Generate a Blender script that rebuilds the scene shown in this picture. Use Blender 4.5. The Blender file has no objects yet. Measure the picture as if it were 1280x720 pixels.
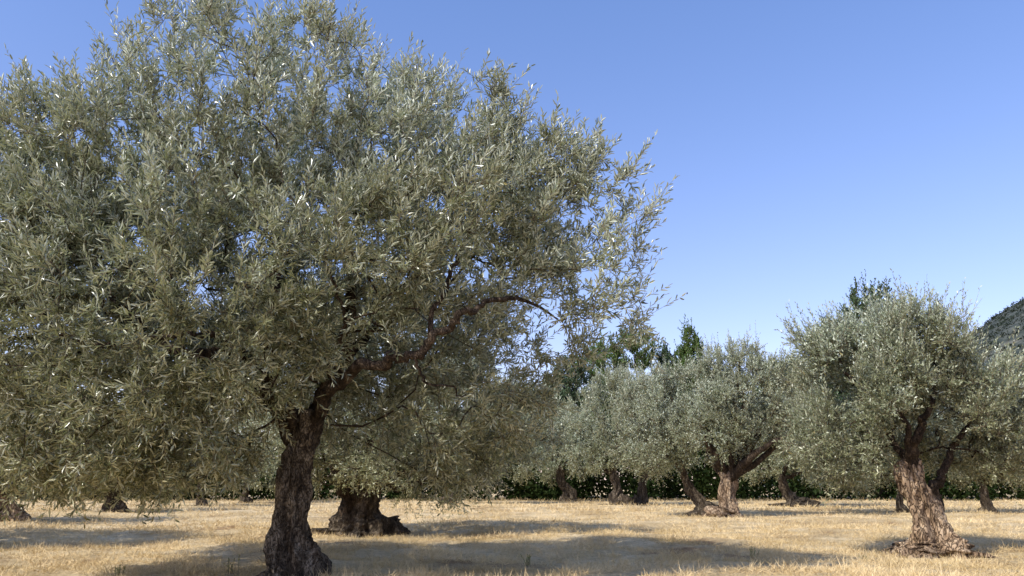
import bpy, math, random
import numpy as np
from mathutils import Vector, noise
R = math.radians
rng = np.random.default_rng(7)
random.seed(7)
col = bpy.context.scene.collection

# ---------------------------------------------------------------- camera model
CAMH, FPX, PITCH = 1.1, 995.0, 0.2414
def ray(px, py):
    xc, yc = (px-640)/FPX, (360-py)/FPX
    c, s = math.cos(PITCH), math.sin(PITCH)
    return np.array([xc, c-yc*s, s+yc*c])
def P(px, py, Y):
    d = ray(px, py); return np.array([0, 0, CAMH]) + d*(Y/d[1])
def G(px, py):
    d = ray(px, py); return np.array([0, 0, CAMH]) + d*(CAMH/-d[2])
cam = bpy.data.cameras.new('camera'); cam.lens = 28; cam.sensor_width = 36; cam.clip_end = 3000
co = bpy.data.objects.new('camera', cam); col.objects.link(co)
co.location = (0, 0, CAMH); co.rotation_euler = (math.pi/2+PITCH, 0, 0)
bpy.context.scene.camera = co

# ---------------------------------------------------------------- materials
def newmat(name):
    m = bpy.data.materials.new(name); m.use_nodes = True
    n = m.node_tree.nodes; n.clear()
    return m, n, m.node_tree.links
def ramp(n, stops):
    r = n.new('ShaderNodeValToRGB'); e = r.color_ramp.elements
    while len(e) < len(stops): e.new(0.5)
    for i, (p, c) in enumerate(stops): e[i].position = p; e[i].color = (*c, 1)
    return r
def leaf_mat(name, top, top2, under, trans, rough=0.38, sc=0.9, warm=(0.24, 0.20, 0.08), spec=0.5, tf=0.25, zlow=None):
    m, n, l = newmat(name)
    out = n.new('ShaderNodeOutputMaterial'); b = n.new('ShaderNodeBsdfPrincipled')
    at = n.new('ShaderNodeAttribute'); at.attribute_name = 'tint'
    rp = ramp(n, [(0, top), (0.85, top2), (1.0, warm)])
    l.new(at.outputs['Fac'], rp.inputs[0])
    geo = n.new('ShaderNodeNewGeometry')
    mc = n.new('ShaderNodeMix'); mc.data_type = 'RGBA'
    l.new(geo.outputs['Backfacing'], mc.inputs[0]); l.new(rp.outputs[0], mc.inputs[6]); mc.inputs[7].default_value = (*under, 1)
    tc = n.new('ShaderNodeTexCoord'); no = n.new('ShaderNodeTexNoise'); no.inputs['Scale'].default_value = sc; no.inputs['Detail'].default_value = 3
    l.new(tc.outputs['Object'], no.inputs['Vector'])
    r2 = ramp(n, [(0.35, (0.76, 0.72, 0.60)), (0.65, (1.20, 1.20, 1.18))]); l.new(no.outputs[0], r2.inputs[0])
    mu = n.new('ShaderNodeMix'); mu.data_type = 'RGBA'; mu.blend_type = 'MULTIPLY'; mu.inputs[0].default_value = 1
    l.new(mc.outputs[2], mu.inputs[6]); l.new(r2.outputs[0], mu.inputs[7]); last = mu
    if zlow:   # leaf colour by height: yellower low in the crown, paler and silvery above
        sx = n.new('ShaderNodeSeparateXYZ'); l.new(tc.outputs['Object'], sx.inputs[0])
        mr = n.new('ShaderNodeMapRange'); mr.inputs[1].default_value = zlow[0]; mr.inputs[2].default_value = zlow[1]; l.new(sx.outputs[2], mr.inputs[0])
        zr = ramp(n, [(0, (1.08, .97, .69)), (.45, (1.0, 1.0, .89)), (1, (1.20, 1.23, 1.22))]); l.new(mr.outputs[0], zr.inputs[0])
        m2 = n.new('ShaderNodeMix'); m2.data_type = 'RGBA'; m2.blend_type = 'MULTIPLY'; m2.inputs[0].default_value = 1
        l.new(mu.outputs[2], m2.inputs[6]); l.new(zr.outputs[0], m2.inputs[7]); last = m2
    l.new(last.outputs[2], b.inputs['Base Color']); b.inputs['Roughness'].default_value = rough
    b.inputs['Specular IOR Level'].default_value = spec
    if tf > 0:
        t = n.new('ShaderNodeBsdfTranslucent'); mix = n.new('ShaderNodeMixShader'); mix.inputs[0].default_value = tf
        t.inputs[0].default_value = (*trans, 1)
        l.new(b.outputs[0], mix.inputs[1]); l.new(t.outputs[0], mix.inputs[2]); l.new(mix.outputs[0], out.inputs[0])
    else: l.new(b.outputs[0], out.inputs[0])
    return m
def bark_mat(name, dark, mid, light, scale=6.0):
    m, n, l = newmat(name)
    out = n.new('ShaderNodeOutputMaterial'); b = n.new('ShaderNodeBsdfPrincipled')
    tc = n.new('ShaderNodeTexCoord'); mp = n.new('ShaderNodeMapping'); mp.inputs['Scale'].default_value = (1, 1, 0.35)
    l.new(tc.outputs['Object'], mp.inputs[0])
    a = n.new('ShaderNodeTexNoise'); a.inputs['Scale'].default_value = scale; a.inputs['Detail'].default_value = 8; a.inputs['Roughness'].default_value = 0.7
    a.inputs['Distortion'].default_value = 0.8
    v = n.new('ShaderNodeTexVoronoi'); v.feature = 'DISTANCE_TO_EDGE'; v.inputs['Scale'].default_value = scale*3.2
    dn = n.new('ShaderNodeTexNoise'); dn.inputs['Scale'].default_value = scale*2; dn.inputs['Detail'].default_value = 3
    ad = n.new('ShaderNodeMix'); ad.data_type = 'RGBA'; ad.blend_type = 'ADD'; ad.inputs[0].default_value = 0.25
    l.new(mp.outputs[0], a.inputs[0]); l.new(mp.outputs[0], dn.inputs[0])
    l.new(mp.outputs[0], ad.inputs[6]); l.new(dn.outputs['Color'], ad.inputs[7]); l.new(ad.outputs[2], v.inputs[0])
    rp = ramp(n, [(0.32, dark), (0.5, mid), (0.68, light)]); l.new(a.outputs[0], rp.inputs[0])
    vr = ramp(n, [(0.0, (0.25, 0.22, 0.2)), (0.12, (1, 1, 1))]); l.new(v.outputs[0], vr.inputs[0])
    mu = n.new('ShaderNodeMix'); mu.data_type = 'RGBA'; mu.blend_type = 'MULTIPLY'; mu.inputs[0].default_value = 0.8
    l.new(rp.outputs[0], mu.inputs[6]); l.new(vr.outputs[0], mu.inputs[7]); l.new(mu.outputs[2], b.inputs['Base Color'])
    b.inputs['Roughness'].default_value = 0.9; b.inputs['Specular IOR Level'].default_value = 0.15
    sm = n.new('ShaderNodeMath'); sm.operation = 'MULTIPLY_ADD'; sm.inputs[1].default_value = 1.2
    l.new(a.outputs[0], sm.inputs[0]); l.new(vr.outputs[0], sm.inputs[2])
    bp = n.new('ShaderNodeBump'); bp.inputs['Strength'].default_value = 1.0; bp.inputs['Distance'].default_value = 0.045
    l.new(sm.outputs[0], bp.inputs['Height']); l.new(bp.outputs[0], b.inputs['Normal']); l.new(b.outputs[0], out.inputs[0])
    return m
def flat_mat(name, c, rough=0.85):
    m, n, l = newmat(name)
    out = n.new('ShaderNodeOutputMaterial'); b = n.new('ShaderNodeBsdfPrincipled')
    no = n.new('ShaderNodeTexNoise'); no.inputs['Scale'].default_value = 9
    rp = ramp(n, [(0.3, tuple(x*0.6 for x in c)), (0.7, tuple(x*1.3 for x in c))])
    l.new(no.outputs[0], rp.inputs[0]); l.new(rp.outputs[0], b.inputs['Base Color']); b.inputs['Roughness'].default_value = rough
    l.new(b.outputs[0], out.inputs[0]); return m
M = {}
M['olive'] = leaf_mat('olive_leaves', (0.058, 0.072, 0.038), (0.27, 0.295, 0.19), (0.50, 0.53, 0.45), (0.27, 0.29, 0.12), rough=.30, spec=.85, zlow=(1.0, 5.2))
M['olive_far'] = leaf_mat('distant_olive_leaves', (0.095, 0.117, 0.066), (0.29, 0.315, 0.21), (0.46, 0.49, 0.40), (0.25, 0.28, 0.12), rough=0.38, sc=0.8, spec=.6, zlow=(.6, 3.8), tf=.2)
M['green'] = leaf_mat('green_leaves', (0.045, 0.090, 0.022), (0.11, 0.175, 0.050), (0.12, 0.18, 0.06), (0.15, 0.25, 0.03), rough=0.6, sc=0.5, warm=(0.16, 0.22, 0.06), tf=.25, spec=.3)
M['conifer'] = leaf_mat('conifer_needles', (0.028, 0.060, 0.030), (0.070, 0.115, 0.052), (0.07, 0.11, 0.05), (0.08, 0.15, 0.03), rough=0.6, sc=0.4, warm=(0.08, 0.12, 0.05), tf=0, spec=.3)
M['thicket'] = leaf_mat('shaded_thicket_leaves', (0.007, 0.013, 0.005), (0.024, 0.038, 0.012), (0.02, 0.03, 0.01), (0.05, 0.09, 0.015), rough=1.0, sc=0.25, warm=(0.03, 0.04, 0.018), spec=0.0, tf=0)  # shade of the far undergrowth is put into these very dark leaf colours
M['twig'] = flat_mat('twig_bark', (0.17, 0.13, 0.08))
M['bark'] = bark_mat('grey_olive_bark', (0.026, 0.019, 0.012), (0.125, 0.095, 0.064), (0.38, 0.31, 0.22), 7)
M['limb'] = bark_mat('dark_limb_bark', (0.022, 0.015, 0.010), (0.085, 0.060, 0.039), (0.23, 0.17, 0.115), 9)
M['brown'] = bark_mat('brown_olive_bark', (0.065, 0.041, 0.024), (0.34, 0.235, 0.145), (0.66, 0.51, 0.34), 4)
M['straw'] = leaf_mat('straw_blades', (0.49, 0.36, 0.175), (0.79, 0.625, 0.36), (0.67, 0.52, 0.295), (0.5, 0.36, 0.15), rough=0.7, sc=0.5, warm=(0.34, 0.22, 0.10), spec=0.2, tf=0)

# ---------------------------------------------------------------- mesh helpers
def tag(o, label=None, cat=None, group=None, kind=None):
    if label: o['label'] = label
    if cat: o['category'] = cat
    if group: o['group'] = group
    if kind: o['kind'] = kind
    return o
def build(name, parts, parent=None, smooth=False, origin=None):
    parts = [p for p in parts if len(p[0])]
    me = bpy.data.meshes.new(name); off = 0; V = []; F = []; MI = []; T = []; mats = []
    for v, q, m, t in parts:
        if m not in mats: mats.append(m)
        V.append(v); F.append(np.asarray(q)+off); off += len(v)
        MI.append(np.full(len(q), mats.index(m))); T.append(np.full(len(q), 0.5) if t is None else t)
    V = np.concatenate(V).astype(np.float64); F = np.concatenate(F).astype(np.int32)
    if origin is not None: V = V-np.asarray(origin)
    me.vertices.add(len(V)); me.vertices.foreach_set('co', V.ravel().astype(np.float32))
    me.loops.add(F.size); me.loops.foreach_set('vertex_index', F.ravel())
    me.polygons.add(len(F)); me.polygons.foreach_set('loop_start', np.arange(0, F.size, 4, dtype=np.int32))
    try: me.polygons.foreach_set('loop_total', np.full(len(F), 4, dtype=np.int32))
    except Exception: pass
    for m in mats: me.materials.append(M[m])
    me.polygons.foreach_set('material_index', np.concatenate(MI).astype(np.int32))
    me.polygons.foreach_set('use_smooth', np.full(len(F), smooth))
    a = me.attributes.new('tint', 'FLOAT', 'FACE'); a.data.foreach_set('value', np.concatenate(T).astype(np.float32))
    me.update(calc_edges=True)
    o = bpy.data.objects.new(name, me); col.objects.link(o)
    if parent is not None: o.parent = parent
    return o
def nrm(a): return a/np.maximum(np.linalg.norm(a, axis=-1, keepdims=True), 1e-9)
def catmull(pts, rad, sub):
    pts = np.asarray(pts, float); rad = np.asarray(rad, float)
    if len(pts) < 2 or sub < 2: return pts, rad
    p = np.vstack([2*pts[0]-pts[1], pts, 2*pts[-1]-pts[-2]])
    out = []; ro = []
    for i in range(len(pts)-1):
        for k in range(sub):
            t = k/sub; a, b, c, d = p[i:i+4]
            out.append(0.5*((2*b)+(c-a)*t+(2*a-5*b+4*c-d)*t*t+(3*b-a-3*c+d)*t**3)); ro.append(rad[i]*(1-t)+rad[i+1]*t)
    out.append(pts[-1]); ro.append(rad[-1])
    return np.array(out), np.array(ro)
def tube(pts, rad, sides, bump=0.0, flute=None, closed=True):
    n = len(pts); V = np.zeros((n, sides, 3)); T = np.gradient(pts, axis=0) if n > 1 else np.array([[0, 0, 1.]])
    T = nrm(T); ref = np.array([1.0, 0.13, 0]) if abs(T[0][0]) < 0.8 else np.array([0, 1.0, 0.1])
    th = np.linspace(0, 2*np.pi, sides, endpoint=False); ct, st = np.cos(th)[:, None], np.sin(th)[:, None]
    for i in range(n):
        u = nrm(ref-T[i]*ref.dot(T[i])); w = np.cross(T[i], u); ref = u
        r = np.full((sides, 1), rad[i])
        if flute: r = r*flute(i/(n-1), th, pts[i])[:, None]
        V[i] = pts[i]+(u*ct+w*st)*r
        if bump:
            for k in range(sides):
                q = V[i, k]
                d = noise.fractal(Vector(q*np.array([5, 5, 2.2])), 1.0, 2.0, 4)*0.6+(0.35-abs(noise.noise(Vector(q*np.array([11, 11, 4]))))) * 0.45
                V[i, k] = pts[i]+(q-pts[i])*(1+bump*d)
    idx = np.arange(n*sides).reshape(n, sides); nx = np.roll(idx, -1, axis=1)
    Q = np.stack([idx[:-1], nx[:-1], nx[1:], idx[1:]], -1).reshape(-1, 4)
    return V.reshape(-1, 3), Q
def merge(lst):
    V = []; Q = []; off = 0
    for v, q in lst: V.append(v); Q.append(q+off); off += len(v)
    return (np.concatenate(V), np.concatenate(Q)) if V else (np.zeros((0, 3)), np.zeros((0, 4), int))
def leaves(B, D, Nn, Ln, W, hi=True):
    n = len(B); D = nrm(D); Nn = nrm(Nn-D*np.sum(Nn*D, 1, keepdims=True)); Wv = np.cross(D, Nn)
    L = Ln[:, None]; w = W[:, None]
    if hi:
        v = np.stack([B, B+D*L*.33+Wv*w+Nn*w*.35, B+D*L*.72+Wv*w*.8+Nn*w*.2, B+D*L-Nn*L*.07, B+D*L*.72-Wv*w*.8+Nn*w*.2, B+D*L*.33-Wv*w+Nn*w*.35], 1)
        b = (np.arange(n)*6)[:, None]
        q = np.concatenate([b+np.array([0, 1, 2, 3]), b+np.array([0, 3, 4, 5])], 1).reshape(-1, 4); rep = 2
    else:
        v = np.stack([B, B+D*L*.48+Wv*w, B+D*L, B+D*L*.48-Wv*w], 1)
        q = (np.arange(n)*4)[:, None]+np.array([0, 1, 2, 3]); rep = 1
    return v.reshape(-1, 3), q, rep
def shoots(Pb, D, L, g, K, ll, lw, hi, ang=60, stem_r=0.0022):
    n = len(Pb); D = nrm(D)
    t = (np.linspace(0.1, 1.0, K)[None, :, None]+rng.uniform(-.02, .02, (n, K, 1)))
    down = np.array([0, 0, -1.0])
    Lk = L[:, None, None]; gk = g[:, None, None]
    pos = Pb[:, None]+D[:, None]*Lk*t+down*(gk*Lk*t*t)
    Tn = nrm(D[:, None]+down*(2*gk*t))
    a = np.cross(D, np.array([.3, .2, 1.0])); a = nrm(a); b = np.cross(D, a)
    ph = (np.arange(K)//2*1.57+np.arange(K) % 2*np.pi)[None, :, None]+rng.uniform(0, 6.28, (n, 1, 1))+rng.normal(0, .35, (n, K, 1))
    S = a[:, None]*np.cos(ph)+b[:, None]*np.sin(ph)
    al = np.radians(rng.normal(ang, 16, (n, K, 1))*(1-.45*t))
    d = Tn*np.cos(al)+S*np.sin(al)+np.array([0, 0, .18])
    nn = np.array([0, 0, .7])+Tn*.5+rng.normal(0, .7, (n, K, 3))
    Ls = ll*rng.uniform(.6, 1.25, (n, K))*(1-.3*np.abs(t[..., 0]-.5)*2)
    v, q, rep = leaves(pos.reshape(-1, 3), d.reshape(-1, 3), nn.reshape(-1, 3), Ls.ravel(), (lw*rng.uniform(.8, 1.2, (n, K))).ravel(), hi)
    shade = rng.uniform(0, .4, (n, 1))+rng.uniform(0, .6, (n, K)); odd = rng.random((n, K)) < .025
    tint = np.repeat(np.where(odd, 1.0, np.clip(shade, 0, .9)).ravel(), rep)
    rings = []
    for s, rr in ((0, 1.3), (.5, 1), (1, .5)):
        c = Pb+D*L[:, None]*s+down*(g*L*s*s)[:, None]
        rings.append(np.stack([c+(a*math.cos(k*2.094)+b*math.sin(k*2.094))*stem_r*rr for k in range(3)], 1))
    sv = np.stack(rings, 1).reshape(-1, 3)
    f = []
    for r_ in range(2):
        for k in range(3):
            k2 = (k+1) % 3; f.append([r_*3+k, r_*3+k2, (r_+1)*3+k2, (r_+1)*3+k])
    sq = ((np.arange(n)*9)[:, None, None]+np.array(f)[None]).reshape(-1, 4)
    return (v, q, tint), (sv, sq)

# ---------------------------------------------------------------- trees
def in_blobs(p, C, Rr):
    return np.min(np.linalg.norm((p[:, None]-C[None])/Rr[None], axis=2), axis=1)
def tree(name, label, cat, base, trunk, limbs, blobs, N, spn, K, ll, lw, hi=False, leaf='olive', bark='bark', limb='limb', group=None,
         slen=(.25, .55), sides=40, rings=50, up=.3, tip=.004, gap=-.2, flare=.5, stem_r=.0022, shell=1.1, droop=.10, seed=1, gapsc=.9, bumpamp=.35, bal=.16, rnd=.75, leader=.2, zmin=.7, fa=1.0):
    global rng
    rng = np.random.default_rng(seed)
    base = np.array(base, float)
    root = bpy.data.objects.new(name, None); col.objects.link(root); root.location = base
    root.empty_display_size = .3
    tag(root, label, cat, group)
    tp = np.array([t[0] for t in trunk], float); tr = np.array([t[1] for t in trunk], float)
    top = tp[-1].copy(); rt = tr[-1]
    ext = nrm(tp[-1]-tp[-2])
    tp = np.vstack([tp, top+ext*rt*.45]); tr = np.append(tr, rt*.25)
    sub = max(2, rings//(len(tp)-1)); cp, cr = catmull(tp, tr, sub)
    ph = rng.uniform(0, 6.28, 5); nl = rng.integers(4, 6)
    def fl(s, th, c):
        z = max(0, c[2]-base[2])
        e = math.exp(-z/.22)
        tw = z*1.5
        r = 1+fa*(.13*np.sin(2*th+ph[0]+tw)+.11*np.sin(3*th+ph[1]-tw*.6)+.08*np.sin(5*th+ph[3]+tw*1.1)+.06*np.sin(7*th+ph[2]+tw*1.5)+.035*np.sin(13*th+ph[4]-tw))
        return r*(1+e*flare*(.15+.85*np.abs(np.sin(th*nl/2+ph[3]))**1.5))
    v, q = tube(cp, cr, sides, bump=bumpamp, flute=fl)
    build('trunk', [(v, q, bark, None)], root, True, base)
    pos = []; par = []; plen = []; lid = []; spec = []
    for li, (lp, r0) in enumerate(limbs):
        lp = np.array(lp, float); sp, sr = catmull(lp, np.linspace(r0, r0*.28, len(lp)), 3)
        for k in range(len(sp)):
            jit = rng.normal(0, .035*min(1, k), 3)
            if k == 0: par.append(-1); plen.append(np.linalg.norm(sp[0]-top)); pos.append(sp[0])
            else:
                plen.append(plen[-1]+np.linalg.norm(sp[k]-sp[k-1])); par.append(len(pos)-1); pos.append(sp[k]+jit)
            lid.append(li); spec.append(sr[k])
    C = np.array([b[0] for b in blobs], float); Rr = np.array([b[1] for b in blobs], float); dn = np.array([b[2] if len(b) > 2 else 1. for b in blobs])
    w = np.prod(Rr, 1)*dn; w /= w.sum()
    pts = []; cnt = 0; off = Vector(rng.uniform(0, 50, 3))
    while cnt < N:
        k = rng.choice(len(C), 4000, p=w)
        u = nrm(rng.normal(size=(4000, 3)))*rng.random((4000, 1))**(1/2.6)
        p = C[k]+u*Rr[k]; p = p[p[:, 2] > zmin+.05]
        f = in_blobs(p, C, Rr); keep = rng.random(len(p)) < .12+.88*np.clip(f, 0, 1)**shell
        p = p[keep]
        nz = np.array([noise.noise(Vector(x*gapsc)+off)+.5*noise.noise(Vector(x*gapsc*2.3)+off) for x in p])
        p = p[nz > gap]; pts.append(p); cnt += len(p)
    pts = np.concatenate(pts)[:N]
    pts = pts[np.argsort(np.linalg.norm(pts-top, axis=1))]
    n0 = len(pos); A = np.zeros((n0+N, 3)); A[:n0] = pos; PL = np.zeros(n0+N); PL[:n0] = plen
    par = par+[0]*N; lid = lid+[0]*N; spec = np.array(spec+[0]*N)
    for i in range(N):
        c = n0+i; dd = np.linalg.norm(A[:c]-pts[i], axis=1); j = int(np.argmin(dd+bal*PL[:c]))
        A[c] = pts[i]; PL[c] = PL[j]+dd[j]; par[c] = j; lid[c] = lid[j]
    n = n0+N; acc = np.zeros(n); rad = np.zeros(n); kids = [[] for _ in range(n)]
    for i in range(n-1, -1, -1):
        rad[i] = max(acc[i]**(1/2.35), tip, spec[i])
        if par[i] >= 0: acc[par[i]] += (acc[i] if acc[i] > 0 else tip**2.35); kids[par[i]].append(i)
    meshes = {}
    starts = [(i, None) for i in range(n) if par[i] < 0]
    while starts:
        i, pp = starts.pop(); ch = []; cr_ = []
        if pp is not None: ch.append(A[pp]); cr_.append(min(rad[i]*1.15, rad[pp]))
        cur = i; ll0 = lid[i]
        while True:
            ch.append(A[cur]); cr_.append(rad[cur])
            if not kids[cur]: break
            ks = sorted(kids[cur], key=lambda x: -rad[x])
            for o in ks[1:]: starts.append((o, cur))
            cur = ks[0]
        if len(ch) < 2: continue
        thick = max(cr_)
        ch = np.array(ch); cr_ = np.array(cr_)
        if thick > .012: ch, cr_ = catmull(ch, cr_, 4 if thick > .04 else 3)
        if thick > .012:
            jit = rng.normal(0, .012, ch.shape); jit[0] = 0; ch = ch+jit
        sd = 4 if thick < .012 else (6 if thick < .04 else 12)
        meshes.setdefault(ll0, []).append(tube(ch, cr_, sd, bump=.4 if (thick > .05 and hi) else 0))
    for k in sorted(meshes):
        v, q = merge(meshes[k]); build('limb', [(v, q, limb, None)], root, True, base)
    i = np.repeat(np.arange(n0, n), spn); pr = np.array(par)[i]
    s = rng.uniform(.2, 1, (len(i), 1)); Pb = A[i]*s+A[pr]*(1-s)
    cen = (C*w[:, None]).sum(0); cen[2] -= .25*Rr[:, 2].max()
    outw = nrm(Pb-cen); bd = nrm(A[i]-A[pr])
    zr = np.clip((Pb[:, 2]-cen[2])/(Rr[:, 2].max()*1.2), -1, 1)[:, None]
    D = outw*.5+bd*.2+np.array([0, 0, 1.])*(up*(zr*.7+.75))+rng.normal(0, rnd, (len(i), 3))
    L = rng.uniform(*slen, len(i))*(1+.5*(rng.random(len(i)) < .10))
    f = in_blobs(Pb, C, Rr)
    led = (rng.random(len(i)) < leader) & (zr[:, 0] > -.4) & (f > .68)
    D[led] = outw[led]*.6+np.array([0, 0, .85])+rng.normal(0, .25, (led.sum(), 3)); L[led] *= 1.6
    g = np.clip(droop*(.7-zr[:, 0]), .0, 1)*rng.uniform(.3, 1.4, len(i)); g[led] *= .3
    keep = Pb[:, 2] > zmin
    (v, q, t), (sv, sq) = shoots(Pb[keep], D[keep], L[keep], g[keep], K, ll, lw, hi, stem_r=stem_r)
    build('crown', [(v, q, leaf, t), (sv, sq, 'twig', None)], root, False, base)
    return root

def auto_limbs(top, blobs, r0):
    L = []
    for b in blobs:
        c = np.array(b[0]); m = top*.5+c*.5+np.array([random.uniform(-.3, .3), random.uniform(-.3, .3), -.12*np.linalg.norm(c-top)])
        L.append(([top-np.array([0, 0, .15]), m, c*.85+top*.15, c+np.array([0, 0, .3*b[1][2]])], r0))
    return L
def B(px, py, Y, rx, ry, rz, d=1.): return (P(px, py, Y), (rx, ry, rz), d)
GR = 'olive trees of the grove'

# nearest olive
Y0 = 10.3
pp = lambda L: [P(*x) for x in L]
base1 = P(370, 722, Y0); base1[2] = 0
tr1 = [(base1-np.array([0, 0, .12]), .28), (P(369, 705, Y0), .248), (P(361, 670, Y0), .208), (P(368, 620, Y0), .175), (P(373, 575, Y0), .175), (P(388, 520, Y0), .195)]
limbs1 = [
 (pp([(372, 560, 10.3), (345, 515, 10.1), (315, 470, 9.7), (290, 442, 9.3), (240, 442, 8.9), (180, 415, 8.9), (110, 340, 9.2), (60, 270, 9.5)]), .095),
 (pp([(318, 475, 9.75), (300, 440, 9.5), (335, 395, 9.3), (350, 330, 9.8), (330, 230, 10.4), (320, 150, 10.4)]), .065),
 (pp([(388, 545, 10.3), (405, 490, 10.4), (432, 440, 10.5), (440, 350, 10.6), (430, 260, 10.7), (450, 160, 10.8)]), .12),
 (pp([(390, 535, 10.2), (410, 490, 9.8), (450, 457, 9.2), (490, 452, 8.9), (520, 446, 8.75), (545, 418, 8.7), (582, 390, 8.7), (625, 378, 8.9), (650, 370, 9.2)]), .075),
 (pp([(530, 440, 8.75), (540, 385, 8.8), (575, 310, 9.1), (600, 250, 9.4), (640, 200, 9.6)]), .036),
 (pp([(390, 530, 10.5), (420, 470, 11.2), (480, 400, 12), (540, 320, 12.4)]), .10),
 (pp([(365, 530, 10.1), (330, 470, 9.5), (260, 420, 8.8), (150, 430, 8.2), (70, 420, 8)]), .06),
 (pp([(395, 500, 10.2), (420, 455, 9.9), (430, 400, 9.5), (400, 310, 9.2)]), .045),
 (pp([(370, 530, 10.4), (320, 460, 11.2), (220, 380, 12), (130, 300, 12.4)]), .09),
 (pp([(520, 446, 8.75), (530, 475, 8.9), (560, 490, 9.2), (600, 500, 9.4)]), .020),
]
blobs1 = [B(330, 155, 10.3, 2.1, 2.3, 1.45), B(160, 255, 10.0, 2.2, 2.3, 1.32), B(20, 325, 9.6, 2.0, 2.2, 1.45), B(470, 190, 10.3, 1.35, 1.9, 1.2), B(-10, 250, 10, 1.5, 1.8, .85),
          B(560, 290, 10.0, 1.55, 1.9, 1.6), B(650, 245, 9.7, .95, 1.1, 1.1, 1.1), B(610, 165, 9.9, .7, .9, .62, 1.3), B(700, 215, 9.7, .6, .8, .5, 1.2), B(740, 290, 9.6, .85, 1.0, .8, 1.1), B(710, 395, 9.8, 1.1, 1.1, .7, 1.2),
          B(250, 360, 9.0, 2.0, 1.8, 1.35), B(60, 450, 9.2, 2.1, 1.8, 1.2), B(190, 505, 9.2, 1.4, 1.4, .72), B(50, 570, 9.2, 1.5, 1.3, .42), B(235, 565, 9.4, 1.1, 1.1, .36), B(400, 350, 9.2, 1.4, 1.4, 1.0), B(150, 600, 9.3, 1.0, .9, .28),
          B(600, 480, 10.6, 1.15, 1.4, .9, 1), B(560, 550, 10.8, 1.2, 1.2, .6, 1), B(460, 400, 12.2, 2.2, 1.8, 1.5), B(180, 420, 12, 2.4, 1.8, 1.6), B(470, 515, 11.2, 1.0, .9, .55, 1.3)]
tree('olive_tree', 'large near olive tree, dark knotted trunk and silvery crown filling half the view', 'olive tree', base1, tr1, limbs1, blobs1,
     4100, 5, 15, .118, .0100, hi=True, sides=120, rings=150, slen=(.15, .40), gap=-.03, seed=11, droop=.14, flare=.42, bumpamp=.6, group=GR, gapsc=1.35, tip=.0028, leader=.38, zmin=.72, fa=.9)

# olive right behind it with the broad stump-like base
Y2 = G(450, 664)[1]; b2 = P(450, 664, Y2)
bl2 = [B(420, 520, Y2, 2.2, 2.4, 1.5), B(560, 530, Y2-.5, 2.0, 2.2, 1.4), B(640, 530, Y2, 1.4, 1.5, 1.2), B(510, 590, Y2-1.5, 1.6, 1.2, .65), B(500, 450, Y2, 2.4, 2.4, 1.2), B(560, 600, Y2-1, 1.3, 1.2, .55), B(460, 535, Y2-1.3, 1.6, 1.1, 1.2), B(420, 590, Y2-1.2, .9, .8, .4)]
t2 = [(b2-np.array([0, 0, .15]), .70), (P(451, 660, Y2), .62), (P(450, 650, Y2), .52), (P(452, 636, Y2), .40), (P(460, 615, Y2), .29), (P(468, 590, Y2), .22)]
l2 = auto_limbs(t2[-1][0], bl2, .12)+[(pp([(438, 645, Y2-.1), (432, 620, Y2-.2), (420, 590, Y2-.2), (400, 550, Y2)]), .22)]
tree('olive_tree', 'olive tree with very broad dark stump-like base just right of the near trunk', 'olive tree', b2, t2, l2, bl2,
     1600, 5, 16, .095, .013, sides=80, rings=80, leaf='olive_far', bark='bark', seed=12, slen=(.22, .45), stem_r=.003, flare=.4, tip=.005, group=GR, zmin=.45, bumpamp=.6, fa=.9)

# right olive
Y3 = G(1160, 689)[1]; b3 = P(1166, 689, Y3)
bl3 = [B(1120, 448, Y3, 1.15, 1.4, .92), B(1068, 480, Y3, 1.0, 1.3, 1.1), B(1205, 508, Y3, 1.0, 1.3, .82), B(1045, 552, Y3, .8, 1.0, .7), B(1250, 545, Y3, .75, .9, .65),
       B(1100, 415, Y3+.2, .75, 1.0, .45), B(1120, 525, Y3+.8, 1.1, .8, .75), B(1195, 545, Y3+1.2, 1.1, .8, .6), B(1130, 495, Y3-.8, .9, .6, .5), B(1168, 440, Y3, .55, .8, .5), B(1022, 430, Y3, .45, .6, .4)]
t3 = [(b3-np.array([0, 0, .15]), .50), (P(1167, 685, Y3), .42), (P(1165, 670, Y3), .30), (P(1156, 640, Y3), .235), (P(1143, 605, Y3), .21), (P(1135, 578, Y3), .19)]
l3 = [(pp([(1138, 590, Y3), (1145, 545, Y3-.4), (1158, 515, Y3-.6), (1170, 450, Y3)]), .10), (pp([(1138, 590, Y3), (1110, 540, Y3+.2), (1070, 490, Y3), (1050, 450, Y3)]), .07),
      (pp([(1163, 655, Y3+.05), (1168, 625, Y3+.1), (1172, 600, Y3+.1), (1190, 565, Y3+.1), (1235, 500, Y3)]), .12), (pp([(1138, 590, Y3), (1130, 530, Y3-.5), (1120, 470, Y3-.5), (1110, 420, Y3)]), .06)]
tree('olive_tree', 'olive tree with leaning brown trunk and widely flared roots at the right of the field', 'olive tree', b3, t3, l3, bl3,
     1600, 5, 16, .085, .0112, sides=100, rings=110, bark='brown', leaf='olive_far', seed=13, slen=(.16, .42), flare=.6, stem_r=.0025, bumpamp=.7, group=GR, gapsc=1.4, gap=.0, tip=.003, fa=1.0, leader=.36)

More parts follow.
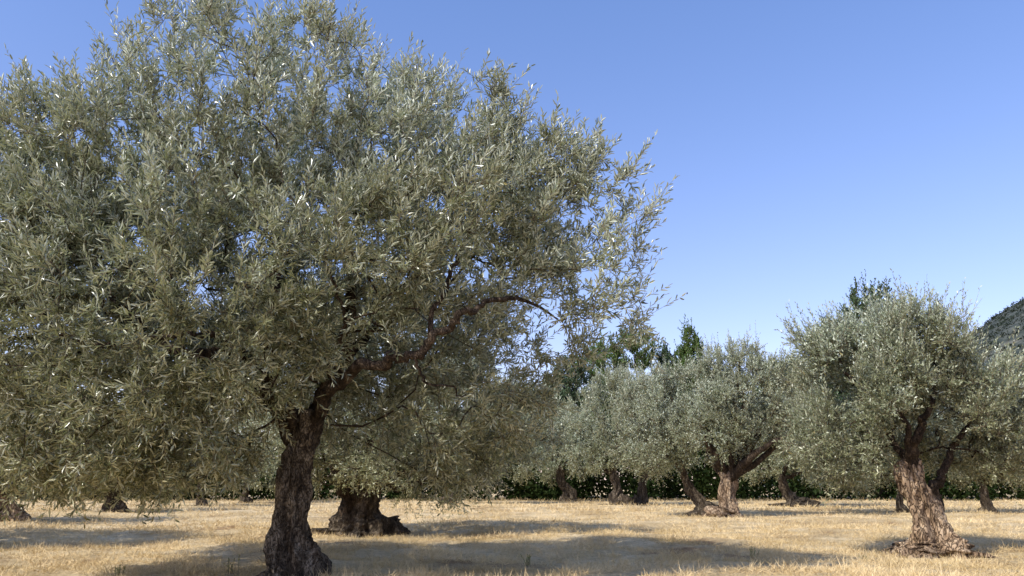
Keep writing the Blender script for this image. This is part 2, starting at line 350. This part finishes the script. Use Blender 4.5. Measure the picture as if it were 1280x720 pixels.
def simple(label, px, py, wpx, fork, crown, N, seed, leaf='olive_far', bark='bark', ll=.12, lw=.020, flare=.5, K=15, spn=5, base=1.0, extra=(), zmin=.7):
    Y = G(px, py)[1]; b = P(px, py, Y)
    fx, fy = fork
    bl = [B(c[0], c[1], Y+(c[5] if len(c) > 5 else 0), c[2], c[3], c[4]) for c in crown]
    w = wpx/2*Y/FPX; jx = random.uniform(-4, 4)
    t = [(b-np.array([0, 0, .15]), w*1.35*base), (P(px, py-3, Y), w*1.15*base), (P(px*.8+fx*.2+jx, py*.8+fy*.2, Y), w*.85), (P((px+fx)/2-jx, (py+fy)/2, Y), w*.70), (P(fx, fy, Y), w*.62)]
    lim = auto_limbs(t[-1][0], bl, w*.36)
    for e in extra: lim.append((pp([(x, y, Y+dy) for x, y, dy in e]), w*.45))
    return tree('olive_tree', label, 'olive tree', b, t, lim, bl, N, spn, K, ll, lw, sides=48, rings=44, leaf=leaf, bark=bark,
                seed=seed, slen=(.22, .5), stem_r=.004, tip=.005, flare=flare, group=GR, bumpamp=.7, zmin=zmin, gap=-.05, gapsc=1.0, fa=1.2, leader=.3)
simple('olive tree with thick pale trunk, a bare limb reaching right, in the middle distance', 908, 645, 28, (910, 592), [(930, 505, 2.0, 2, 1.6), (975, 495, 1.4, 1.6, 1.4), (885, 540, 1.4, 1.5, 1.0), (925, 460, 1.6, 1.5, .9), (990, 540, 1.1, 1.4, .8)], 950, 21, ll=.10, lw=.016, K=17, base=1.2, bark='brown',
       extra=[[(912, 598, 0), (935, 575, -.6), (955, 560, -1.0), (978, 546, -1.2)], [(908, 595, 0), (892, 565, -.5), (880, 540, -.5)]])
simple('olive tree with trunk leaning left from a low knotted stump beside the pale trunk', 880, 643, 14, (848, 575), [(838, 515, 1.9, 1.9, 1.6), (870, 495, 1.5, 1.6, 1.2), (815, 560, 1.5, 1.3, 1.0)], 750, 22, ll=.10, lw=.016, base=2.0)
simple('olive tree with dark straight trunk, left one of a close pair', 772, 631, 14, (764, 588), [(755, 525, 2.2, 2.2, 2.0), (735, 560, 1.6, 1.6, 1.5), (775, 490, 1.9, 1.8, 1.2), (780, 560, 1.8, 1.8, 1.2)], 700, 23, base=1.4)
simple('olive tree with dark curved trunk, right one of a close pair', 799, 630, 11, (808, 588), [(812, 520, 2.2, 2.2, 2.0), (800, 485, 1.8, 1.8, 1.1), (838, 560, 1.8, 1.5, 1.4)], 700, 24, base=1.2)
simple('slim distant olive tree left of the close pair', 712, 626, 12, (700, 580), [(705, 540, 2.2, 2.4, 2.1), (690, 575, 1.8, 2, 1.6), (725, 565, 1.8, 2, 1.6)], 500, 25, ll=.14, lw=.024)
simple('distant olive tree with wide low dark base between the pale trunk and the right olive', 992, 632, 15, (976, 595), [(985, 530, 2.6, 2.4, 2.1), (1025, 560, 2.2, 2.0, 1.8), (955, 575, 1.6, 1.5, 1.3)], 800, 26, base=2.0)
simple('olive tree standing behind the flared right olive at the edge of view', 1235, 640, 12, (1228, 600), [(1235, 545, 2.0, 2, 1.7), (1275, 550, 1.9, 2, 1.6), (1200, 565, 1.5, 2, 1.3), (1240, 510, 1.4, 1.5, .9), (1265, 585, 1.4, 1.4, .9)], 800, 27)
simple('slim dark olive trunk showing just left behind the right olive', 1128, 640, 10, (1120, 590), [(1100, 550, 2.1, 2, 1.7), (1060, 570, 1.8, 1.8, 1.4)], 500, 28)
simple('distant olive tree with short squat base, second from the left edge', 143, 639, 12, (133, 605), [(120, 550, 2.3, 2.4, 1.9), (170, 575, 2.0, 2, 1.5), (110, 590, 1.9, 1.6, 1.0), (150, 600, 1.4, 1.2, .7)], 700, 29, base=1.3, zmin=.35)
simple('distant olive tree with straight thin trunk left of the near trunk', 252, 632, 9, (248, 595), [(240, 545, 2.4, 2.6, 2.2), (275, 580, 2.2, 2, 1.6), (215, 585, 1.8, 2, 1.3)], 600, 30, zmin=.4)
simple('farthest left-hand olive tree, beside the near trunk in the background', 306, 628, 8, (308, 595), [(312, 545, 2.8, 2.6, 2.4), (350, 580, 2.4, 2.2, 1.7)], 500, 31, ll=.14, lw=.024, zmin=.4)
simple('olive tree cut by the left edge of view with a broad weathered base', 2, 652, 17, (-6, 610), [(0, 540, 2.3, 2.2, 1.7), (50, 580, 1.8, 1.8, 1.1), (-50, 530, 2, 2, 1.6), (10, 600, 1.2, 1.2, .6)], 700, 32, ll=.10, lw=.017, base=1.6, bark='brown', zmin=.4)
simple('olive tree in the gap behind the broad stump-like base', 560, 629, 10, (560, 595), [(560, 555, 2.5, 2.4, 2.0), (605, 535, 2.6, 2.2, 2.2), (645, 560, 2.4, 2, 1.9)], 700, 33, ll=.14, lw=.024, zmin=.5)
bo = np.array([-13.0, 15.4, 0]);
blo = [(bo+np.array(c), r, 1.) for c, r in (((0, 0, 3.2), (2.6, 2.6, 1.7)), ((-1.5, .5, 3.8), (2, 2, 1.4)), ((.8, -.8, 4.0), (1.8, 1.9, 1.3)))]
to = [(bo-np.array([0, 0, .15]), .6), (bo+np.array([0, 0, .4]), .42), (bo+np.array([.1, 0, 1.2]), .32), (bo+np.array([0, 0, 1.9]), .3)]
tree('olive_tree', 'olive tree standing left of the large near olive, almost outside the view', 'olive tree', bo, to, auto_limbs(to[-1][0], blo, .14), blo, 900, 5, 15, .11, .021, seed=34, stem_r=.004, tip=.007, group=GR)

def tall(name, label, cat, px, ytop, Y, rx, shape, leaf, N, seed, ll=.24, lw=.055):
    top = P(px, ytop, Y); H = top[2]; b = np.array([top[0], Y, 0.0])
    bl = []
    if shape == 'poplar':
        for f, s in ((.3, 1), (.5, 1.05), (.68, .85), (.82, .6), (.93, .3)): bl.append((b+np.array([0, 0, H*f]), (rx*s, rx*s, H*.13), 1.))
    elif shape == 'pine':
        for f, s in ((.35, 1.2), (.48, 1.15), (.6, 1.05), (.72, .95), (.83, .75), (.92, .5)):
            bl.append((b+np.array([random.uniform(-.25, .25)*rx, 0, H*f]), (rx*s, rx*s, H*.11), 1.))
    else:
        bl.append((b+np.array([0, 0, H*.84]), (rx*.6, rx*.6, H*.13), 1.))
        for _ in range(9): bl.append((b+np.array([random.uniform(-.9, .9)*rx, random.uniform(-.5, .5)*rx, H*random.uniform(.35, .78)]), (rx*.6, rx*.6, H*.15), 1.))
    t = [(b-np.array([0, 0, .2]), .35), (b+np.array([0, 0, H*.15]), .24), (b+np.array([.1, 0, H*.3]), .2), (b+np.array([0, 0, H*.45]), .15)]
    lm = auto_limbs(t[-1][0], bl, .1)
    return tree(name, label, cat, b, t, lm, bl, N, 6, 14, ll, lw, sides=16, rings=20, leaf=leaf, seed=seed, slen=(.4, .9), stem_r=.01, tip=.012, gap=-.3, gapsc=.6, up=.7, droop=.05, rnd=.6, leader=.35)
tall('leafy_tree', 'fresh green bushy tree rising behind the close pair of olives', 'tree', 792, 412, 72, 4.4, 'round', 'green', 900, 41)
tall('poplar_tree', 'narrow green poplar with pointed top behind the middle olives', 'poplar', 862, 418, 70, 2.2, 'poplar', 'green', 600, 42)
tall('poplar_tree', 'shorter poplar just left of the pointed poplar', 'poplar', 834, 436, 74, 2.4, 'poplar', 'conifer', 550, 43)
tall('conifer_tree', 'dark blue-green conifer at the right edge of the large near crown', 'conifer', 703, 455, 70, 2.9, 'pine', 'conifer', 600, 44)
tall('conifer_tree', 'tall dark green conifer rising above the right olive', 'conifer', 1073, 366, 62, 4.0, 'pine', 'conifer', 1100, 45)
tall('leafy_tree', 'low green tree between the middle olives and the right olive', 'tree', 1003, 450, 66, 3.0, 'round', 'green', 550, 46)
tall('leafy_tree', 'green tree behind the right edge of the right olive crown', 'tree', 1262, 474, 66, 2.6, 'round', 'green', 450, 47)
tall('leafy_tree', 'green tree behind the gap under the large near crown', 'tree', 645, 480, 72, 3.6, 'round', 'conifer', 500, 48)
tall('leafy_tree', 'rounded green tree showing between the pointed poplar and the middle olive crown', 'tree', 905, 462, 75, 3.4, 'round', 'conifer', 450, 49)

# ---------------------------------------------------------------- ground
def gh(x, y):
    return .035*np.sin(x*.9+y*.35)+.03*np.sin(y*.8-x*.3+1)+.02*np.sin(x*2.3+1.7*y)
xs = np.concatenate([-np.geomspace(900, 22, 26), np.linspace(-21, 21, 300), np.geomspace(22, 900, 26)])
ys = np.concatenate([np.linspace(-60, 5, 14), np.linspace(6, 30, 260), np.geomspace(30.3, 1500, 60)])
X, Yg = np.meshgrid(xs, ys); fade = np.clip(1-(np.hypot(X, Yg-15)-20)/40, 0, 1)
Z = gh(X, Yg)*fade-.03
sm = np.array([[noise.fractal(Vector((a*2.2, b*2.2, 0)), 1., 2., 3) if 6 <= b <= 31 and abs(a) < 21.5 else 0 for a in xs] for b in ys])
Z += sm*.035
V = np.stack([X, Yg, Z], -1).reshape(-1, 3); ny, nx_ = X.shape
I = np.arange(ny*nx_).reshape(ny, nx_); Q = np.stack([I[:-1, :-1], I[:-1, 1:], I[1:, 1:], I[1:, :-1]], -1).reshape(-1, 4)
m, n, l = newmat('dry_ground')
out = n.new('ShaderNodeOutputMaterial'); b = n.new('ShaderNodeBsdfPrincipled'); tc = n.new('ShaderNodeTexCoord')
a1 = n.new('ShaderNodeTexNoise'); a1.inputs['Scale'].default_value = .45; a1.inputs['Detail'].default_value = 9; a1.inputs['Roughness'].default_value = .68
a2 = n.new('ShaderNodeTexNoise'); a2.inputs['Scale'].default_value = 14; a2.inputs['Detail'].default_value = 8; a2.inputs['Roughness'].default_value = .8
for a in (a1, a2): l.new(tc.outputs['Object'], a.inputs['Vector'])
r1 = ramp(n, [(.34, (.33, .21, .105)), (.46, (.58, .43, .225)), (.62, (.79, .62, .36))]); l.new(a1.outputs[0], r1.inputs[0])
r2 = ramp(n, [(.30, (.42, .37, .30)), (.5, (1, 1, 1)), (.75, (1.2, 1.2, 1.2))]); l.new(a2.outputs[0], r2.inputs[0])
mu = n.new('ShaderNodeMix'); mu.data_type = 'RGBA'; mu.blend_type = 'MULTIPLY'; mu.inputs[0].default_value = 1
l.new(r1.outputs[0], mu.inputs[6]); l.new(r2.outputs[0], mu.inputs[7]); l.new(mu.outputs[2], b.inputs['Base Color'])
b.inputs['Roughness'].default_value = .95; b.inputs['Specular IOR Level'].default_value = .1
bp = n.new('ShaderNodeBump'); bp.inputs['Distance'].default_value = .08; bp.inputs['Strength'].default_value = .8
l.new(a2.outputs[0], bp.inputs['Height']); l.new(bp.outputs[0], b.inputs['Normal']); l.new(b.outputs[0], out.inputs[0])
M['ground'] = m
tag(build('ground', [(V, Q, 'ground', None)], smooth=True), 'dry straw coloured field floor under the olive trees', 'ground', kind='structure')

rng = np.random.default_rng(99)
def blades(n, y0, y1, hx, lmin, lmax, w, lay):
    y = y0+(y1-y0)*rng.random(n)**1.3; x = rng.uniform(-1, 1, n)*(hx+y*.72)
    cl = np.array([noise.noise(Vector((a*1.1, b_*1.1, 3)))+.6*noise.noise(Vector((a*3.4, b_*3.4, 9))) for a, b_ in zip(x, y)])
    k = cl > -.10; x, y, cl = x[k], y[k], cl[k]
    z = gh(x, y)*np.clip(1-(np.hypot(x, y-15)-20)/40, 0, 1)-.035
    Bp = np.stack([x, y, z], 1); d = rng.normal(0, 1, (len(x), 3)); d[:, 2] = np.abs(d[:, 2])*lay+.15
    Ln = rng.uniform(lmin, lmax, len(x))*(1+1.6*np.clip(cl-.1, 0, .6))
    v, q, rep = leaves(Bp, d, rng.normal(0, 1, (len(x), 3))+np.array([0, 0, .5]), Ln, np.full(len(x), w), False)
    return v, q, 'straw', np.clip(rng.random(len(x))*.95+(rng.random(len(x)) < .06)*.5, 0, 1)
tag(build('dry_grass', [blades(240000, 9.2, 20, 3, .05, .14, .0028, .7), blades(80000, 20, 34, 3, .08, .17, .005, .8), blades(50000, 34, 62, 4, .12, .26, .010, .8)]),
    'pale dry mown grass covering the whole field', 'dry grass', kind='stuff')

def thick(n, x0, x1, y0, y1, h, ll, lw):
    x = rng.uniform(x0, x1, n); y = rng.uniform(y0, y1, n)
    hh = h*(.75+.95*np.array([noise.noise(Vector((a*.16, b_*.2, 5)))+.6*noise.noise(Vector((a*.6, b_*.5, 8))) for a, b_ in zip(x, y)]))
    y = y-4.0*np.array([noise.noise(Vector((a*.3, 2, 5))) for a in x])
    z = hh*rng.random(n)**.8
    Bp = np.stack([x, y, z], 1)
    v, q, rep = leaves(Bp, rng.normal(0, 1, (n, 3)), rng.normal(0, 1, (n, 3))+np.array([0, -.5, .8]), rng.uniform(.6, 1.3, n)*ll, np.full(n, lw), False)
    return v, q, 'thicket', rng.random(n)*.95
tag(build('thicket', [thick(90000, -65, 65, 57, 66, 4.8, .34, .095), thick(35000, -70, 70, 66, 74, 6.5, .45, .13)]), 'green thicket closing off the far side of the field, colour darkened as shade', 'thicket', kind='stuff')

# ---------------------------------------------------------------- hill
hx = np.linspace(60, 800, 180); hy = np.linspace(200, 800, 120); HX, HY = np.meshgrid(hx, hy)
pa, pb = P(1208, 440, 430), P(1280, 390, 430); slope = (pb[2]-pa[2])/(pb[0]-pa[0]); zc = pa[2]+slope*(410-pa[0])
def hillz(x, y):
    r = np.hypot(x-410, (y-430)*1.1+0*x); r = np.sqrt(r*r+30**2)-8
    return np.maximum(zc-slope*r, -3)
nzz = lambda a, b_: noise.fractal(Vector((a*.022, b_*.022, 1)), 1., 2., 5)*3.5
HZ = hillz(HX, HY); HZ += np.array([[nzz(a, b_) for a in hx] for b_ in hy])*np.clip(HZ/30, 0, 1)
V = np.stack([HX, HY, HZ], -1).reshape(-1, 3); ny, nx_ = HX.shape
I = np.arange(ny*nx_).reshape(ny, nx_); Q = np.stack([I[:-1, :-1], I[:-1, 1:], I[1:, 1:], I[1:, :-1]], -1).reshape(-1, 4)
m, n, l = newmat('scrub_hill'); out = n.new('ShaderNodeOutputMaterial'); b = n.new('ShaderNodeBsdfPrincipled'); tc = n.new('ShaderNodeTexCoord')
a1 = n.new('ShaderNodeTexNoise'); a1.inputs['Scale'].default_value = .15; a1.inputs['Detail'].default_value = 8; l.new(tc.outputs['Object'], a1.inputs['Vector'])
r1 = ramp(n, [(.42, (.026, .036, .028)), (.54, (.055, .064, .050)), (.68, (.10, .10, .08))]); l.new(a1.outputs[0], r1.inputs[0]); l.new(r1.outputs[0], b.inputs['Base Color'])
b.inputs['Roughness'].default_value = .95; l.new(b.outputs[0], out.inputs[0]); M['hill'] = m
M['scrub'] = leaf_mat('hill_scrub', (.016, .025, .018), (.032, .044, .030), (.03, .04, .03), (.025, .035, .02), sc=.03, warm=(.05, .055, .04), spec=.02, rough=1, tf=0)
tag(build('hill', [(V, Q, 'hill', None)], smooth=True), 'grey-green scrubby hillside rising at the right edge', 'hill', kind='structure')
ns = 7000; x = rng.uniform(180, 420, ns); y = rng.uniform(260, 470, ns); z = hillz(x, y)+np.array([nzz(a, b_) for a, b_ in zip(x, y)])*np.clip(hillz(x, y)/30, 0, 1)+.3
k = 10; Bp = np.repeat(np.stack([x, y, z], 1), k, 0)+rng.normal(0, .55, (ns*k, 3))
v, q, rep = leaves(Bp, rng.normal(0, 1, (ns*k, 3)), rng.normal(0, 1, (ns*k, 3)), np.full(ns*k, .85), np.full(ns*k, .32), False)
tag(build('hillside_scrub', [(v, q, 'scrub', rng.random(ns*k)*.9)]), 'small dark bushes dotted over the hillside', 'scrub', kind='stuff')

# ---------------------------------------------------------------- weeds
M['weed'] = leaf_mat('weed_leaves', (.17, .19, .06), (.34, .32, .11), (.3, .3, .13), (.3, .3, .08), warm=(.5, .42, .12))
def weed(label, px, py, h, n_st, seed):
    global rng
    rng = np.random.default_rng(seed); b0 = G(px, py); b0[2] = -.03
    r = bpy.data.objects.new('weed_plant', None); col.objects.link(r); r.location = b0; tag(r, label, 'weed')
    Pb = np.repeat(b0[None], n_st, 0)+rng.normal(0, .03, (n_st, 3))*np.array([1, 1, 0])
    D = np.array([0, 0, 1.])+rng.normal(0, .28, (n_st, 3))
    (v, q, t), (sv, sq) = shoots(Pb, D, rng.uniform(.6, 1, n_st)*h, np.full(n_st, .12), 14, .035, .006, True, stem_r=.0025)
    build('leaves', [(v, q, 'weed', t)], r, False, b0); build('stem', [(sv, sq, 'twig', None)], r, False, b0)
weed('small upright weed in the dry grass left of the near trunk', 291, 714, .32, 5, 61)
weed('yellow-green weed in the shaded grass right of the near trunk', 660, 706, .22, 6, 62)
weed('thin weed in the tree shadow below the pale trunk', 940, 697, .22, 6, 63)
weed('short weed at the bottom of the left sunlit grass', 150, 716, .14, 5, 64)
weed('low weed in dry grass just before the flared right roots', 1085, 702, .15, 5, 65)

# ---------------------------------------------------------------- light
EL = R(42); az = np.array([-.75, -.66]); az /= np.linalg.norm(az)
tosun = Vector((az[0]*math.cos(EL), az[1]*math.cos(EL), math.sin(EL)))
sl = bpy.data.lights.new('sun', 'SUN'); sl.energy = 5.0; sl.angle = R(.5); sl.color = (1, .955, .88)
so = bpy.data.objects.new('sun', sl); col.objects.link(so); so.rotation_euler = tosun.to_track_quat('Z', 'Y').to_euler(); so.location = (-20, -10, 30)
wd = bpy.data.worlds.new('World'); bpy.context.scene.world = wd; wd.use_nodes = True
n = wd.node_tree.nodes; l = wd.node_tree.links; bg = n['Background']
sk = n.new('ShaderNodeTexSky'); sk.sky_type = 'NISHITA'; sk.sun_disc = False; sk.sun_elevation = EL; sk.sun_rotation = math.atan2(az[0], az[1])
sk.air_density = 1.0; sk.dust_density = .6; sk.ozone_density = 3.0
tc = n.new('ShaderNodeTexCoord'); sx = n.new('ShaderNodeSeparateXYZ'); l.new(tc.outputs['Generated'], sx.inputs[0])
mr = n.new('ShaderNodeMapRange'); mr.inputs[1].default_value = .05; mr.inputs[2].default_value = .55; l.new(sx.outputs[2], mr.inputs[0])
mt = n.new('ShaderNodeMix'); mt.data_type = 'RGBA'; mt.inputs[6].default_value = (1.62, 1.27, 1.38, 1); mt.inputs[7].default_value = (1.48, 1.50, 1.80, 1); l.new(mr.outputs[0], mt.inputs[0])
mx = n.new('ShaderNodeMix'); mx.data_type = 'RGBA'; mx.blend_type = 'MULTIPLY'; mx.inputs[0].default_value = 1
l.new(sk.outputs[0], mx.inputs[6]); l.new(mt.outputs[2], mx.inputs[7]); l.new(mx.outputs[2], bg.inputs[0]); bg.inputs[1].default_value = .145
vs = bpy.context.scene.view_settings; vs.view_transform = 'Standard'; vs.look = 'None'; vs.exposure = 0
